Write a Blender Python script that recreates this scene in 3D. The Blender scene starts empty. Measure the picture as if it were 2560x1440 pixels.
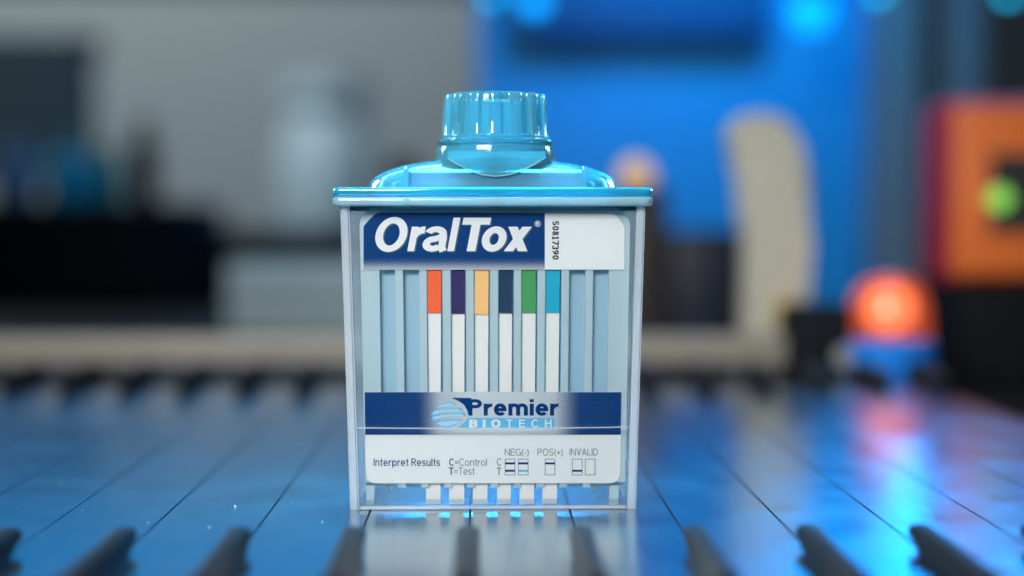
import bpy, bmesh, math, random
from mathutils import Vector, Matrix
from mathutils.geometry import tessellate_polygon
random.seed(7)
MM = 0.001
sc = bpy.context.scene
C = sc.collection
R = math.radians

# ------------------------------------------------------------------ camera
F = 3450.0                      # focal length in photo pixels (2560 wide)
CAM = Vector((-1.3, -250.0, 52.5))      # mm
YAW = math.atan(65 / F)         # looks slightly to the right of the slat direction
PITCH = math.atan(165 / F)      # and slightly down
cd = bpy.data.cameras.new('camera')
cam = bpy.data.objects.new('camera', cd)
C.objects.link(cam)
sc.camera = cam
cd.sensor_width = 36.0
cd.lens = 36.0 * F / 2560.0
cd.clip_start = 0.01
cd.clip_end = 50
cam.location = CAM * MM
cam.rotation_euler = (R(90) - PITCH, 0, -YAW)
cd.dof.use_dof = True
cd.dof.focus_distance = 0.2515
cd.dof.aperture_fstop = cd.lens / 11
CAMROT = cam.rotation_euler.to_matrix()


def ray(px, py):
    return CAMROT @ Vector(((px - 1280) / F, -(py - 720) / F, -1.0))


def P(px, py, Y):
    """photo pixel -> point (mm) on the upright plane at world Y (mm)"""
    d = ray(px, py)
    return CAM + d * ((Y - CAM.y) / d.y)


def G(px, py, Z=0.0):
    """photo pixel -> point (mm) on the level plane at height Z (mm)"""
    d = ray(px, py)
    return CAM + d * ((Z - CAM.z) / d.z)


# ------------------------------------------------------------------ world, exposure
w = bpy.data.worlds.new('World')
sc.world = w
w.use_nodes = True
w.node_tree.nodes['Background'].inputs[0].default_value = (0.25, 0.50, 0.75, 1)
w.node_tree.nodes['Background'].inputs[1].default_value = 0.03
sc.view_settings.view_transform = 'Standard'
sc.view_settings.look = 'None'
sc.view_settings.exposure = 0
sc.view_settings.gamma = 1
sc.render.engine = 'CYCLES'
sc.cycles.use_denoising = True
sc.cycles.max_bounces = 14
sc.cycles.transmission_bounces = 12
sc.cycles.transparent_max_bounces = 24
sc.cycles.glossy_bounces = 6
sc.cycles.caustics_reflective = True
sc.cycles.caustics_refractive = True
sc.cycles.blur_glossy = 0.4
sc.cycles.sample_clamp_indirect = 6


# ------------------------------------------------------------------ lamps and added fill lights
def area(name, loc, target, sx, sy, power, col, spread=180):
    l = bpy.data.lights.new(name, 'AREA')
    l.shape = 'RECTANGLE'
    l.size = sx * MM
    l.size_y = sy * MM
    l.energy = power
    l.color = col
    l.spread = R(spread)
    o = bpy.data.objects.new(name, l)
    C.objects.link(o)
    o.location = Vector(loc) * MM
    o.rotation_euler = (Vector(target) - Vector(loc)).to_track_quat('-Z', 'Y').to_euler()
    return o


area('key_light', (-190, -420, 330), (0, 0, 35), 260, 200, 1.08, (0.97, 0.99, 0.98), 75)
area('top_fill', (0, 90, 300), (0, 16, 50), 160, 90, 0.25, (0.85, 0.96, 1.0))  # added fill above the cup, lights the lid from the top
area('room_light', (-900, 1500, 1700), (-900, 2700, 200), 1500, 800, 34.0, (0.93, 0.99, 1.0))
area('blue_lamp_bar', (-200, 2700, 860), (0, 0, 0), 4200, 520, 8.0, (0.0, 0.34, 0.9))
area('blue_wash_lamp', (170, 560, 400), (130, 800, 190), 240, 120, 1.05, (0.0, 0.42, 0.9), 120)
area('blue_beam_lamp', (262, 600, 140), (86, 5, 0), 20, 40, 0.00004, (0.0, 0.30, 0.95), 2.8)
area('blue_side_fill', (330, 700, 330), (110, 10, 0), 260, 60, 0.10, (0.0, 0.32, 0.95), 40)  # added blue fill, puts a blue sheen on the right-hand slats
area('base_fill', (0, 330, 110), (0, 15, 3), 70, 16, 0.0008, (0.0, 0.40, 1.0), 8)  # added unseen fill behind the cup, gives its base a blue glow
for sx in (-1, 1):
    area('edge_fill', (sx * 240, 170, 150), (sx * 26, 2, 34), 60, 110, 0.045, (0.82, 0.93, 1.0), 28)  # added pair of fills, brighten the clear corner edges
area('blue_lid_fill', (0, 85, 430), (0, 22, 58), 110, 50, 0.30, (0.0, 0.52, 0.92), 16)  # added blue fill overhead, makes the lid glow


# ------------------------------------------------------------------ materials
MATS = {}


def nodes(name):
    m = bpy.data.materials.new(name)
    m.use_nodes = True
    nt = m.node_tree
    return m, nt, nt.nodes['Principled BSDF'], nt.nodes['Material Output']


def plain(name, col, rough=0.5, metal=0.0, emit=None, es=0.0, var=0.0, scale=200, coat=0.0, bump=0.0, spec=0.5):
    m, nt, b, out = nodes(name)
    b.inputs['Specular IOR Level'].default_value = spec
    b.inputs['Base Color'].default_value = (*col, 1)
    b.inputs['Roughness'].default_value = rough
    b.inputs['Metallic'].default_value = metal
    b.inputs['Coat Weight'].default_value = coat
    if emit:
        b.inputs['Emission Color'].default_value = (*emit, 1)
        b.inputs['Emission Strength'].default_value = es
    if var or bump:
        tc = nt.nodes.new('ShaderNodeTexCoord')
        no = nt.nodes.new('ShaderNodeTexNoise')
        no.inputs['Scale'].default_value = scale
        no.inputs['Detail'].default_value = 4
        nt.links.new(tc.outputs['Object'], no.inputs['Vector'])
        if var:
            mr = nt.nodes.new('ShaderNodeMapRange')
            mr.inputs['To Min'].default_value = 1 - var
            mr.inputs['To Max'].default_value = 1 + var
            hs = nt.nodes.new('ShaderNodeHueSaturation')
            hs.inputs['Color'].default_value = (*col, 1)
            nt.links.new(no.outputs['Fac'], mr.inputs['Value'])
            nt.links.new(mr.outputs['Result'], hs.inputs['Value'])
            nt.links.new(hs.outputs['Color'], b.inputs['Base Color'])
        if bump:
            bp = nt.nodes.new('ShaderNodeBump')
            bp.inputs['Strength'].default_value = bump
            bp.inputs['Distance'].default_value = 0.0003
            nt.links.new(no.outputs['Fac'], bp.inputs['Height'])
            nt.links.new(bp.outputs['Normal'], b.inputs['Normal'])
    MATS[name] = m
    return m


def mixed(name, parts):
    """weighted mix of closures: [(weight, kind, colour, roughness)]"""
    m, nt, b, out = nodes(name)
    nt.nodes.remove(b)
    prev, tot = None, 0.0
    for wgt, kind, col, rough in parts:
        n = nt.nodes.new({'glass': 'ShaderNodeBsdfGlass', 'clear': 'ShaderNodeBsdfTransparent',
                          'matt': 'ShaderNodeBsdfDiffuse', 'through': 'ShaderNodeBsdfTranslucent',
                          'gloss': 'ShaderNodeBsdfGlossy'}[kind])
        n.inputs['Color'].default_value = (*col, 1)
        if kind in ('glass', 'gloss'):
            n.inputs['Roughness'].default_value = rough
        if kind == 'glass':
            n.inputs['IOR'].default_value = 1.49
        tot += wgt
        if prev is None:
            prev = n.outputs[0]
        else:
            mx = nt.nodes.new('ShaderNodeMixShader')
            mx.inputs[0].default_value = wgt / tot
            nt.links.new(prev, mx.inputs[1])
            nt.links.new(n.outputs[0], mx.inputs[2])
            prev = mx.outputs[0]
    nt.links.new(prev, out.inputs['Surface'])
    MATS[name] = m
    return m, nt, prev, out


def with_coat(name, parts, rough=0.03, ior=1.49, scratch=0.0, gain=1.0):
    """closures under a clear reflecting skin (Fresnel)"""
    m, nt, prev, out = mixed(name, parts)
    g = nt.nodes.new('ShaderNodeBsdfGlossy')
    g.inputs['Roughness'].default_value = rough
    fr = nt.nodes.new('ShaderNodeFresnel')
    fr.inputs['IOR'].default_value = ior
    mx = nt.nodes.new('ShaderNodeMixShader')
    gm = nt.nodes.new('ShaderNodeMath')
    gm.operation = 'MULTIPLY'
    gm.inputs[1].default_value = gain
    nt.links.new(fr.outputs[0], gm.inputs[0])
    nt.links.new(gm.outputs[0], mx.inputs[0])
    nt.links.new(prev, mx.inputs[1])
    nt.links.new(g.outputs[0], mx.inputs[2])
    nt.links.new(mx.outputs[0], out.inputs['Surface'])
    if scratch:
        tc = nt.nodes.new('ShaderNodeTexCoord')
        no = nt.nodes.new('ShaderNodeTexNoise')
        no.inputs['Scale'].default_value = 900
        bp = nt.nodes.new('ShaderNodeBump')
        bp.inputs['Strength'].default_value = scratch
        bp.inputs['Distance'].default_value = 0.0001
        nt.links.new(tc.outputs['Object'], no.inputs['Vector'])
        nt.links.new(no.outputs['Fac'], bp.inputs['Height'])
        nt.links.new(bp.outputs['Normal'], g.inputs['Normal'])
    return m


with_coat('clear_plastic', [(1.0, 'clear', (0.985, 0.995, 1.0), 0)], 0.03)
with_coat('clear_tub', [(0.90, 'clear', (0.95, 0.98, 1.0), 0), (0.10, 'through', (0.8, 0.92, 0.98), 0)], 0.05, ior=1.3, gain=0.35)
with_coat('clear_edge', [(0.34, 'glass', (0.98, 0.99, 1.0), 0.05), (0.28, 'clear', (0.97, 0.99, 1.0), 0),
                         (0.18, 'through', (0.9, 0.96, 1.0), 0), (0.20, 'matt', (0.90, 0.96, 1.0), 0)], 0.06)
CY = (0.30, 0.86, 0.97)
with_coat('cyan_plastic', [(0.46, 'glass', (0.72, 0.96, 1.0), 0.03), (0.30, 'clear', (0.66, 0.94, 1.0), 0),
                           (0.12, 'through', (0.14, 0.80, 1.0), 0), (0.12, 'matt', (0.22, 0.82, 0.97), 0)], 0.04)
with_coat('cyan_frost', [(0.22, 'glass', (0.65, 0.93, 0.98), 0.22), (0.22, 'clear', (0.6, 0.92, 0.98), 0),
                         (0.22, 'through', (0.45, 0.85, 0.98), 0), (0.34, 'matt', (0.50, 0.84, 0.94), 0)], 0.12, scratch=0.5)
with_coat('cyan_rim', [(0.24, 'glass', (0.5, 0.9, 1.0), 0.05), (0.22, 'clear', (0.5, 0.9, 1.0), 0),
                       (0.28, 'through', (0.05, 0.62, 0.95), 0), (0.26, 'matt', (0.05, 0.60, 0.90), 0)], 0.05)
with_coat('cyan_pane', [(0.34, 'glass', (0.72, 0.94, 1.0), 0.14), (0.34, 'clear', (0.66, 0.92, 1.0), 0),
                        (0.20, 'through', (0.30, 0.78, 1.0), 0), (0.12, 'matt', (0.35, 0.75, 0.95), 0)], 0.15, scratch=0.6)
with_coat('cyan_deep', [(0.35, 'glass', (0.05, 0.7, 0.85), 0.05), (0.15, 'clear', (0.05, 0.7, 0.85), 0),
                        (0.2, 'through', (0.0, 0.5, 0.7), 0), (0.30, 'matt', (0.0, 0.48, 0.66), 0)], 0.05)
with_coat('frosted_cassette', [(0.70, 'matt', (0.66, 0.84, 0.90), 0), (0.30, 'through', (0.62, 0.82, 0.92), 0)], 0.35)
with_coat('shaded_channel', [(0.66, 'matt', (0.47, 0.70, 0.82), 0), (0.34, 'through', (0.55, 0.78, 0.90), 0)], 0.4)  # recess shade and blue backlight put into the colour
with_coat('shaded_channel_wall', [(0.7, 'matt', (0.10, 0.42, 0.66), 0), (0.3, 'through', (0.15, 0.5, 0.8), 0)], 0.3)  # deeper blue carries the shade of the channel sides
plain('label_white', (0.83, 0.85, 0.85), 0.45)
plain('strip_white', (0.86, 0.84, 0.81), 0.75, var=0.03, scale=1500, bump=0.2)
plain('ink_navy', (0.0, 0.044, 0.18), 0.45, spec=0.04)
plain('ink_black', (0.02, 0.025, 0.03), 0.45, spec=0.04)
plain('ink_grey', (0.10, 0.14, 0.18), 0.45, spec=0.04)
plain('ink_white', (0.84, 0.85, 0.85), 0.45, spec=0.04)
plain('ink_sky', (0.13, 0.50, 0.78), 0.45, spec=0.04)
plain('ink_pale', (0.42, 0.70, 0.86), 0.45, spec=0.04)
for n, c in (('orange', (0.95, 0.13, 0.030)), ('purple', (0.022, 0.012, 0.11)), ('peach', (0.98, 0.55, 0.20)),
             ('navy', (0.001, 0.032, 0.095)), ('green', (0.055, 0.34, 0.10)), ('cyan', (0.0, 0.40, 0.60))):
    plain('pad_' + n, c, 0.7, var=0.10, scale=2500)


def ink_fade(name, axis, stops):
    """printed ink whose halftone cover changes along the sheet; stops = [(position mm, cover)]"""
    m, nt, b, out = nodes(name)
    b.inputs['Roughness'].default_value = 0.45
    b.inputs['Specular IOR Level'].default_value = 0.04
    tc = nt.nodes.new('ShaderNodeTexCoord')
    sp = nt.nodes.new('ShaderNodeSeparateXYZ')
    nt.links.new(tc.outputs['Object'], sp.inputs[0])
    lo, hi = stops[0][0] * MM, stops[-1][0] * MM
    mr = nt.nodes.new('ShaderNodeMapRange')
    mr.inputs['From Min'].default_value = lo
    mr.inputs['From Max'].default_value = hi
    nt.links.new(sp.outputs[axis], mr.inputs['Value'])
    rp = nt.nodes.new('ShaderNodeValToRGB')
    el = rp.color_ramp.elements
    while len(el) < len(stops):
        el.new(0.5)
    for e, (p, v) in zip(el, stops):
        e.position = (p * MM - lo) / (hi - lo)
        e.color = (v, v, v, 1)
    nt.links.new(mr.outputs['Result'], rp.inputs['Fac'])
    # halftone dots, turned by 45 degrees
    dots = []
    for s in (1, -1):
        a = nt.nodes.new('ShaderNodeMath'); a.operation = 'MULTIPLY_ADD'
        a.inputs[1].default_value = s
        nt.links.new(sp.outputs['Z'], a.inputs[0])
        nt.links.new(sp.outputs['X'], a.inputs[2])
        f = nt.nodes.new('ShaderNodeMath'); f.operation = 'MULTIPLY'
        f.inputs[1].default_value = 2 * math.pi / (0.30 * MM * 1.414)
        nt.links.new(a.outputs[0], f.inputs[0])
        q = nt.nodes.new('ShaderNodeMath'); q.operation = 'SINE'
        nt.links.new(f.outputs[0], q.inputs[0])
        dots.append(q)
    ad = nt.nodes.new('ShaderNodeMath'); ad.operation = 'ADD'
    nt.links.new(dots[0].outputs[0], ad.inputs[0])
    nt.links.new(dots[1].outputs[0], ad.inputs[1])
    th = nt.nodes.new('ShaderNodeMapRange')
    th.inputs['From Min'].default_value = -2
    th.inputs['From Max'].default_value = 2
    nt.links.new(ad.outputs[0], th.inputs['Value'])
    gt = nt.nodes.new('ShaderNodeMath'); gt.operation = 'SUBTRACT'
    nt.links.new(rp.outputs['Color'], gt.inputs[0])
    nt.links.new(th.outputs['Result'], gt.inputs[1])
    sm = nt.nodes.new('ShaderNodeMapRange')
    sm.inputs['From Min'].default_value = -0.22
    sm.inputs['From Max'].default_value = 0.22
    nt.links.new(gt.outputs[0], sm.inputs['Value'])
    mx = nt.nodes.new('ShaderNodeMix')
    mx.data_type = 'RGBA'
    mx.inputs[6].default_value = (0.60, 0.66, 0.70, 1)
    mx.inputs[7].default_value = (0.0, 0.044, 0.18, 1)
    nt.links.new(sm.outputs['Result'], mx.inputs[0])
    nt.links.new(mx.outputs[2], b.inputs['Base Color'])
    MATS[name] = m


def brushed(name, col, rough):
    m, nt, b, out = nodes(name)
    b.inputs['Metallic'].default_value = 1.0
    tc = nt.nodes.new('ShaderNodeTexCoord')
    mp = nt.nodes.new('ShaderNodeMapping')
    mp.inputs['Scale'].default_value = (2600, 90, 2600)
    nt.links.new(tc.outputs['Object'], mp.inputs['Vector'])
    no = nt.nodes.new('ShaderNodeTexNoise')
    no.inputs['Scale'].default_value = 1.0
    no.inputs['Detail'].default_value = 5
    nt.links.new(mp.outputs[0], no.inputs['Vector'])
    n2 = nt.nodes.new('ShaderNodeTexNoise')
    n2.inputs['Scale'].default_value = 60
    n2.inputs['Detail'].default_value = 6
    nt.links.new(tc.outputs['Object'], n2.inputs['Vector'])
    mr = nt.nodes.new('ShaderNodeMapRange')
    mr.inputs['To Min'].default_value = rough - 0.07
    mr.inputs['To Max'].default_value = rough + 0.09
    nt.links.new(n2.outputs['Fac'], mr.inputs['Value'])
    nt.links.new(mr.outputs['Result'], b.inputs['Roughness'])
    rp = nt.nodes.new('ShaderNodeMapRange')
    rp.inputs['To Min'].default_value = 0.82
    rp.inputs['To Max'].default_value = 1.12
    nt.links.new(no.outputs['Fac'], rp.inputs['Value'])
    hs = nt.nodes.new('ShaderNodeHueSaturation')
    hs.inputs['Color'].default_value = (*col, 1)
    nt.links.new(rp.outputs['Result'], hs.inputs['Value'])
    nt.links.new(hs.outputs['Color'], b.inputs['Base Color'])
    bp = nt.nodes.new('ShaderNodeBump')
    bp.inputs['Strength'].default_value = 0.10
    bp.inputs['Distance'].default_value = 0.0001
    nt.links.new(no.outputs['Fac'], bp.inputs['Height'])
    nt.links.new(bp.outputs['Normal'], b.inputs['Normal'])
    MATS[name] = m


brushed('brushed_steel', (0.40, 0.455, 0.495), 0.20)
plain('rubber', (0.016, 0.018, 0.022), 0.5, spec=0.10, var=0.2, scale=300)
plain('black_void', (0.006, 0.007, 0.009), 0.6)
plain('tan_rail', (0.25, 0.225, 0.19), 0.45, var=0.12, scale=60)
plain('grey_wall', (0.33, 0.38, 0.39), 0.9, var=0.05, scale=4)
plain('dark_wall', (0.07, 0.09, 0.11), 0.9)
plain('black_bench', (0.006, 0.009, 0.013), 0.6, spec=0.2)
plain('black_case', (0.006, 0.008, 0.011), 0.7, spec=0.12, var=0.2, scale=20)
plain('dark_teal', (0.20, 0.27, 0.28), 0.6)
plain('teal_liquid', (0.02, 0.50, 0.72), 0.3)
plain('green_liquid', (0.0, 0.34, 0.32), 0.3)
plain('lilac_liquid', (0.22, 0.34, 0.58), 0.3)
plain('white_jug', (0.52, 0.68, 0.76), 0.45)
plain('pale_tray', (0.55, 0.72, 0.76), 0.5)
plain('blue_cabinet', (0.02, 0.38, 0.80), 0.6, var=0.06, scale=3)
plain('navy_machine', (0.006, 0.012, 0.028), 0.5)
plain('brown_machine', (0.030, 0.024, 0.022), 0.6)
plain('cream_post', (0.44, 0.42, 0.345), 0.55, var=0.06, scale=30)
plain('brass', (0.95, 0.66, 0.28), 0.5)
plain('warm_ball', (0.9, 0.6, 0.3), 0.4, emit=(1.0, 0.60, 0.27), es=0.42)  # emission added to brighten the dim ball
plain('yellow_clip', (0.60, 0.40, 0.10), 0.5)
plain('orange_case', (0.80, 0.17, 0.03), 0.5)
plain('red_trim', (0.40, 0.02, 0.05), 0.5)
plain('dark_screen', (0.035, 0.04, 0.038), 0.4)
plain('green_led', (0.2, 0.5, 0.1), 0.4, emit=(0.22, 0.62, 0.08), es=1.1)
with_coat('beacon_lens', [(0.5, 'through', (1.0, 0.30, 0.18), 0), (0.5, 'clear', (1.0, 0.52, 0.38), 0)], 0.1)
plain('beacon_bulb', (1.0, 0.6, 0.4), 0.4, emit=(1.0, 0.50, 0.30), es=1.7)
plain('blue_base', (0.0, 0.20, 0.75), 0.4)
plain('blue_lamp_glow', (0.0, 0.2, 0.6), 0.4, emit=(0.0, 0.36, 1.0), es=2.2)
plain('cyan_lamp_glow', (0.0, 0.3, 0.6), 0.4, emit=(0.0, 0.55, 1.0), es=3.0)
plain('lamp_bar_paint', (0.004, 0.010, 0.03), 0.5)
plain('grey_post', (0.22, 0.26, 0.30), 0.6)
plain('canopy_blue', (0.004, 0.10, 0.28), 0.6)
plain('grey_ring', (0.28, 0.28, 0.27), 0.4)
plain('dust', (0.45, 0.5, 0.52), 0.9, spec=0.1)


# ------------------------------------------------------------------ mesh helpers (all in mm)
def obj(name, bm, mat, parent=None, smooth=False, label=None):
    me = bpy.data.meshes.new(name)
    bmesh.ops.recalc_face_normals(bm, faces=bm.faces)
    bm.to_mesh(me)
    bm.free()
    me.transform(Matrix.Scale(MM, 4))
    me.materials.append(MATS[mat])
    if smooth:
        for p in me.polygons:
            p.use_smooth = True
        try:
            me.set_sharp_from_angle(angle=R(smooth if smooth is not True else 40))
        except Exception:
            pass
    o = bpy.data.objects.new(name, me)
    C.objects.link(o)
    if parent is not None:
        o.parent = parent
        o.matrix_parent_inverse = root_of(parent)
    if label:
        o['label'] = label
    return o


def root_of(p):
    """inverse of the parent's place: parts are modelled in world coordinates"""
    return Matrix.Translation(p.location).inverted() if p.parent is None else Matrix.Identity(4)


def thing(name, loc, label, cat, group=None):
    o = bpy.data.objects.new(name, None)
    C.objects.link(o)
    o.empty_display_size = 0.01
    o.location = Vector(loc) * MM
    tag(o, label, cat, group)
    return o


def tag(o, label, cat, group=None):
    o['label'] = label
    o['category'] = cat
    if group:
        o['group'] = group
    return o


def box(bm, x0, x1, y0, y1, z0, z1, bev=0.0, seg=2):
    vs = [bm.verts.new((x, y, z)) for x in (x0, x1) for y in (y0, y1) for z in (z0, z1)]
    fs = [(0, 1, 3, 2), (4, 6, 7, 5), (0, 4, 5, 1), (2, 3, 7, 6), (0, 2, 6, 4), (1, 5, 7, 3)]
    faces = [bm.faces.new([vs[i] for i in f]) for f in fs]
    if bev:
        es = {e for f in faces for e in f.edges}
        bmesh.ops.bevel(bm, geom=list(es), offset=bev, segments=seg, affect='EDGES', profile=0.5)
    return bm


def loft(bm, rings, cap0=True, cap1=True, closed=True):
    """rings of equal length -> skin"""
    vr = [[bm.verts.new(p) for p in r] for r in rings]
    n = len(vr[0])
    for a, b in zip(vr, vr[1:]):
        for i in range(n if closed else n - 1):
            j = (i + 1) % n
            bm.faces.new((a[i], a[j], b[j], b[i]))
    if cap0:
        bm.faces.new(vr[0][::-1])
    if cap1:
        bm.faces.new(vr[-1])
    return bm


def lathe(bm, prof, cx, cy, n=48, cap0=True, cap1=True, lobes=None):
    rings = []
    for r, z in prof:
        ring = []
        for i in range(n):
            t = 2 * math.pi * i / n
            rr = r + (lobes(t, z) if lobes and r > 8.5 else 0)
            ring.append((cx + rr * math.cos(t), cy + rr * math.sin(t), z))
        rings.append(ring)
    return loft(bm, rings, cap0, cap1)


def sheet(bm, polys, to3):
    """flat filled outline (first poly) with holes, 2-D points mapped by to3"""
    flat = [p for poly in polys for p in poly]
    tris = tessellate_polygon([[Vector((p[0], p[1], 0)) for p in poly] for poly in polys])
    vs = [bm.verts.new(to3(*p)) for p in flat]
    for t in tris:
        try:
            bm.faces.new([vs[i] for i in t])
        except ValueError:
            pass
    return bm


def slab(bm, outline, to3, depth):
    """outline (2-D) extruded along +Y by depth mm"""
    a = [to3(*p) for p in outline]
    va = [bm.verts.new(p) for p in a]
    vb = [bm.verts.new((p[0], p[1] + depth, p[2])) for p in a]
    n = len(va)
    bm.faces.new(va)
    bm.faces.new(vb[::-1])
    for i in range(n):
        j = (i + 1) % n
        bm.faces.new((va[i], va[j], vb[j], vb[i]))
    return bm


def arc(cx, cy, rx, ry, a0, a1, n=16):
    return [(cx + rx * math.cos(R(a0 + (a1 - a0) * i / n)), cy + ry * math.sin(R(a0 + (a1 - a0) * i / n)))
            for i in range(n + 1)]


# ------------------------------------------------------------------ lettering: stroke skeletons of a grotesque
def glyph(ch, W):
    """-> (advance width, [('s', points, closed) | ('q', 4 points)]) in cap-height units, baseline 0"""
    k, X = W / 2, 0.73
    s, q = [], []

    def S(*pts, closed=False):
        s.append(('s', list(pts), closed))

    def Q(*pts):
        s.append(('q', list(pts)))

    def diag(x0, y0, x1, y1, hw):
        Q((x0 - hw / 2, y0), (x0 + hw / 2, y0), (x1 + hw / 2, y1), (x1 - hw / 2, y1))
    h = W * 1.12
    if ch in 'lI':
        S((k, 0), (k, 1)); wd = W
    elif ch == 'i':
        S((k, 0), (k, X)); S((k, 1 - W * 0.9), (k, 1)); wd = W
    elif ch == 'T':
        wd = 0.60 + W * 0.3; S((0, 1 - k), (wd, 1 - k)); S((wd / 2, 0), (wd / 2, 1 - W * .98))
    elif ch == 'L':
        wd = 0.52; S((k, 1), (k, k), (wd, k))
    elif ch == 'E':
        wd = 0.6; S((wd, 1 - k), (k, 1 - k), (k, k), (wd, k)); S((W, .52), (wd * .94, .52))
    elif ch == 'H':
        wd = 0.68; S((k, 0), (k, 1)); S((wd - k, 0), (wd - k, 1)); S((W, .52), (wd - W, .52))
    elif ch == 'N':
        wd = 0.70; S((k, 0), (k, 1)); S((wd - k, 0), (wd - k, 1)); diag(wd - k - W * .1, 0, k + W * .1, 1, W)
    elif ch == 'V':
        wd = 0.66; diag(wd / 2, 0, h / 2, 1, h); diag(wd / 2, 0, wd - h / 2, 1, h)
    elif ch == 'A':
        wd = 0.68; diag(h / 2, 0, wd / 2, 1, h); diag(wd - h / 2, 0, wd / 2, 1, h); S((.17, .30), (wd - .17, .30))
    elif ch == 'D':
        wd = 0.70; S((k, .5), (k, k), (wd * .45, k), *arc(wd * .45, .5, wd * .55 - k, .5 - k, -88, 88, 18),
                     (wd * .45, 1 - k), (k, 1 - k), (k, .5))
    elif ch == 'O':
        wd = 0.78; S(*arc(wd / 2, .5, wd / 2 - k, .52 - k, 0, 360, 40)[:-1], closed=True)
    elif ch == 'C':
        wd = 0.72; S(*arc(wd * .53, .5, wd * .53 - k, .52 - k, 42, 318, 32))
    elif ch == 'G':
        wd = 0.76; S(*arc(wd * .5, .5, wd * .5 - k, .52 - k, 42, 335, 32)); S((wd * .55, .44), (wd - k, .44), (wd - k, .0))
    elif ch == 'P' or ch == 'R' or ch == 'B':
        wd = 0.66
        S((k, 0), (k, 1 - k), (wd * .55, 1 - k), *arc(wd * .55, .725, wd * .45 - k, .275 - k, 80, -80, 14),
          (wd * .55, .45 + k), (W, .45 + k))
        if ch == 'R':
            diag(wd - h / 2, 0, wd * .55, .46, h)
        if ch == 'B':
            S((W, k), (wd * .55, k), *arc(wd * .55, .24 + k / 2, wd * .47 - k, .24 - k / 2, -80, 80, 14), (wd * .5, .45 + k * .9))
    elif ch == 'S' or ch == 's':
        H = 1.0 if ch == 'S' else X
        wd = .66 if ch == 'S' else .50
        m = H / 2
        ry = (H + .02 - W) / 4
        S(*arc(wd / 2, m + ry, wd / 2 - k, ry, 25, 255, 20), *arc(wd / 2, m - ry, wd / 2 - k, ry, 75, -155, 20))
    elif ch == 'o':
        wd = .57 + W * .35; S(*arc(wd / 2, X / 2, wd / 2 - k, X / 2 + .012 - k, 0, 360, 36)[:-1], closed=True)
    elif ch == 'e':
        wd = .57 + W * .25
        S((W * .9, X * .50), (wd - k, X * .50), *arc(wd / 2, X / 2, wd / 2 - k, X / 2 + .012 - k, 8, 318, 30))
    elif ch == 'n' or ch == 'h':
        wd = .52 + W * .35; S((k, 0), (k, X)); S(*arc(wd / 2, X * .58, wd / 2 - k, X * .42 - k + .01, 172, 0, 18), (wd - k, 0))
    elif ch == 'm':
        u = .40 + W * .40
        wd = 2 * u + W * .0
        S((k, 0), (k, X))
        S(*arc(k + (u - k) / 2, X * .60, (u - k) / 2, X * .40 - k + .01, 172, 0, 16), (u, 0))
        S(*arc(u + (wd - k - u) / 2, X * .60, (wd - k - u) / 2, X * .40 - k + .01, 172, 0, 16), (wd - k, 0))
    elif ch == 'u':
        wd = .52 + W * .35; S((wd - k, 0), (wd - k, X)); S((k, X), *arc(wd / 2, X * .42, wd / 2 - k, X * .42 - k + .01, 180, 352, 18))
    elif ch == 'r':
        wd = .30 + W * .55; S((k, 0), (k, X)); S(*arc(wd * 1.02, X * .50, wd * 1.02 - k, X * .50 - k + .01, 168, 90, 12))
    elif ch == 't':
        wd = .30 + W * .2; S((.11 + k, .93), (.11 + k, .16), *arc(.11 + k + .10, .10 + k * .5, .10, .10 - k * .5 + .02, 190, 275, 6), (wd, k * .9)); S((0, X - k * .8), (.11, X - k * .8)); S((.11 + W, X - k * .8), (wd, X - k * .8))
    elif ch == 'p':
        wd = .57 + W * .3; S((k, -.27), (k, X)); S(*arc(wd / 2 + .02, X / 2, wd / 2 - k - .02, X / 2 + .012 - k, 0, 360, 32)[:-1], closed=True)
    elif ch == 'x':
        wd = .52 + W * .45; diag(h / 2, 0, wd - h / 2, X, h); diag(wd - h / 2, 0, h / 2, X, h)
    elif ch == 'a':
        wd = .53 + W * .30
        S(*arc(wd * .46, X * .70, wd * .46 - k, X * .30 - k + .012, 165, 20, 16), (wd - k - .02, X * .55), (wd - k - .02, .12), (wd - k * .6, 0))
        S((wd - W * .95, X * .575), *arc(wd * .44, X * .30, wd * .44 - k, X * .30 - k + .012, 88, 330, 22))
    elif ch == '=':
        wd = .5; S((0, .36), (wd, .36)); S((0, .60), (wd, .60))
    elif ch == '-':
        wd = .28; S((0, .38), (wd, .38))
    elif ch == '+':
        wd = .5; S((0, .42), (wd, .42)); S((.25, .17), (.25, .42 - k)); S((.25, .42 + k), (.25, .67))
    elif ch == '(':
        wd = .24; S(*arc(.55, .40, .50, .66, 130, 230, 12))
    elif ch == ')':
        wd = .24; S(*arc(-.31, .40, .50, .66, 50, -50, 12))
    elif ch == '0':
        wd = .56; S(*arc(.28, .5, .28 - k, .5 - k, 0, 360, 28)[:-1], closed=True)
    elif ch == '1':
        wd = .44; S((.22, .05), (.22, 1)); S((.05, .03), (.40, .03)); S((.05, .82), (.22, .93))
    elif ch == '3':
        wd = .54; S(*arc(.25, .73, .25 - k * .6, .27 - k, 160, -80, 16)); S(*arc(.25, .26, .29 - k, .26 - k * .6, 80, -160, 16))
    elif ch == '5':
        wd = .54; S((.48, 1 - k), (.12, 1 - k), (.08, .52)); S(*arc(.24, .31, .30 - k, .31 - k, 130, -150, 20))
    elif ch == '7':
        wd = .54; S((.02, 1 - k), (.52, 1 - k), (.22, 0))
    elif ch == '8':
        wd = .56; S(*arc(.28, .745, .24 - k, .255 - k, 0, 360, 22)[:-1], closed=True); S(*arc(.28, .26, .28 - k, .26 - k, 0, 360, 22)[:-1], closed=True)
    elif ch == '9':
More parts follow.
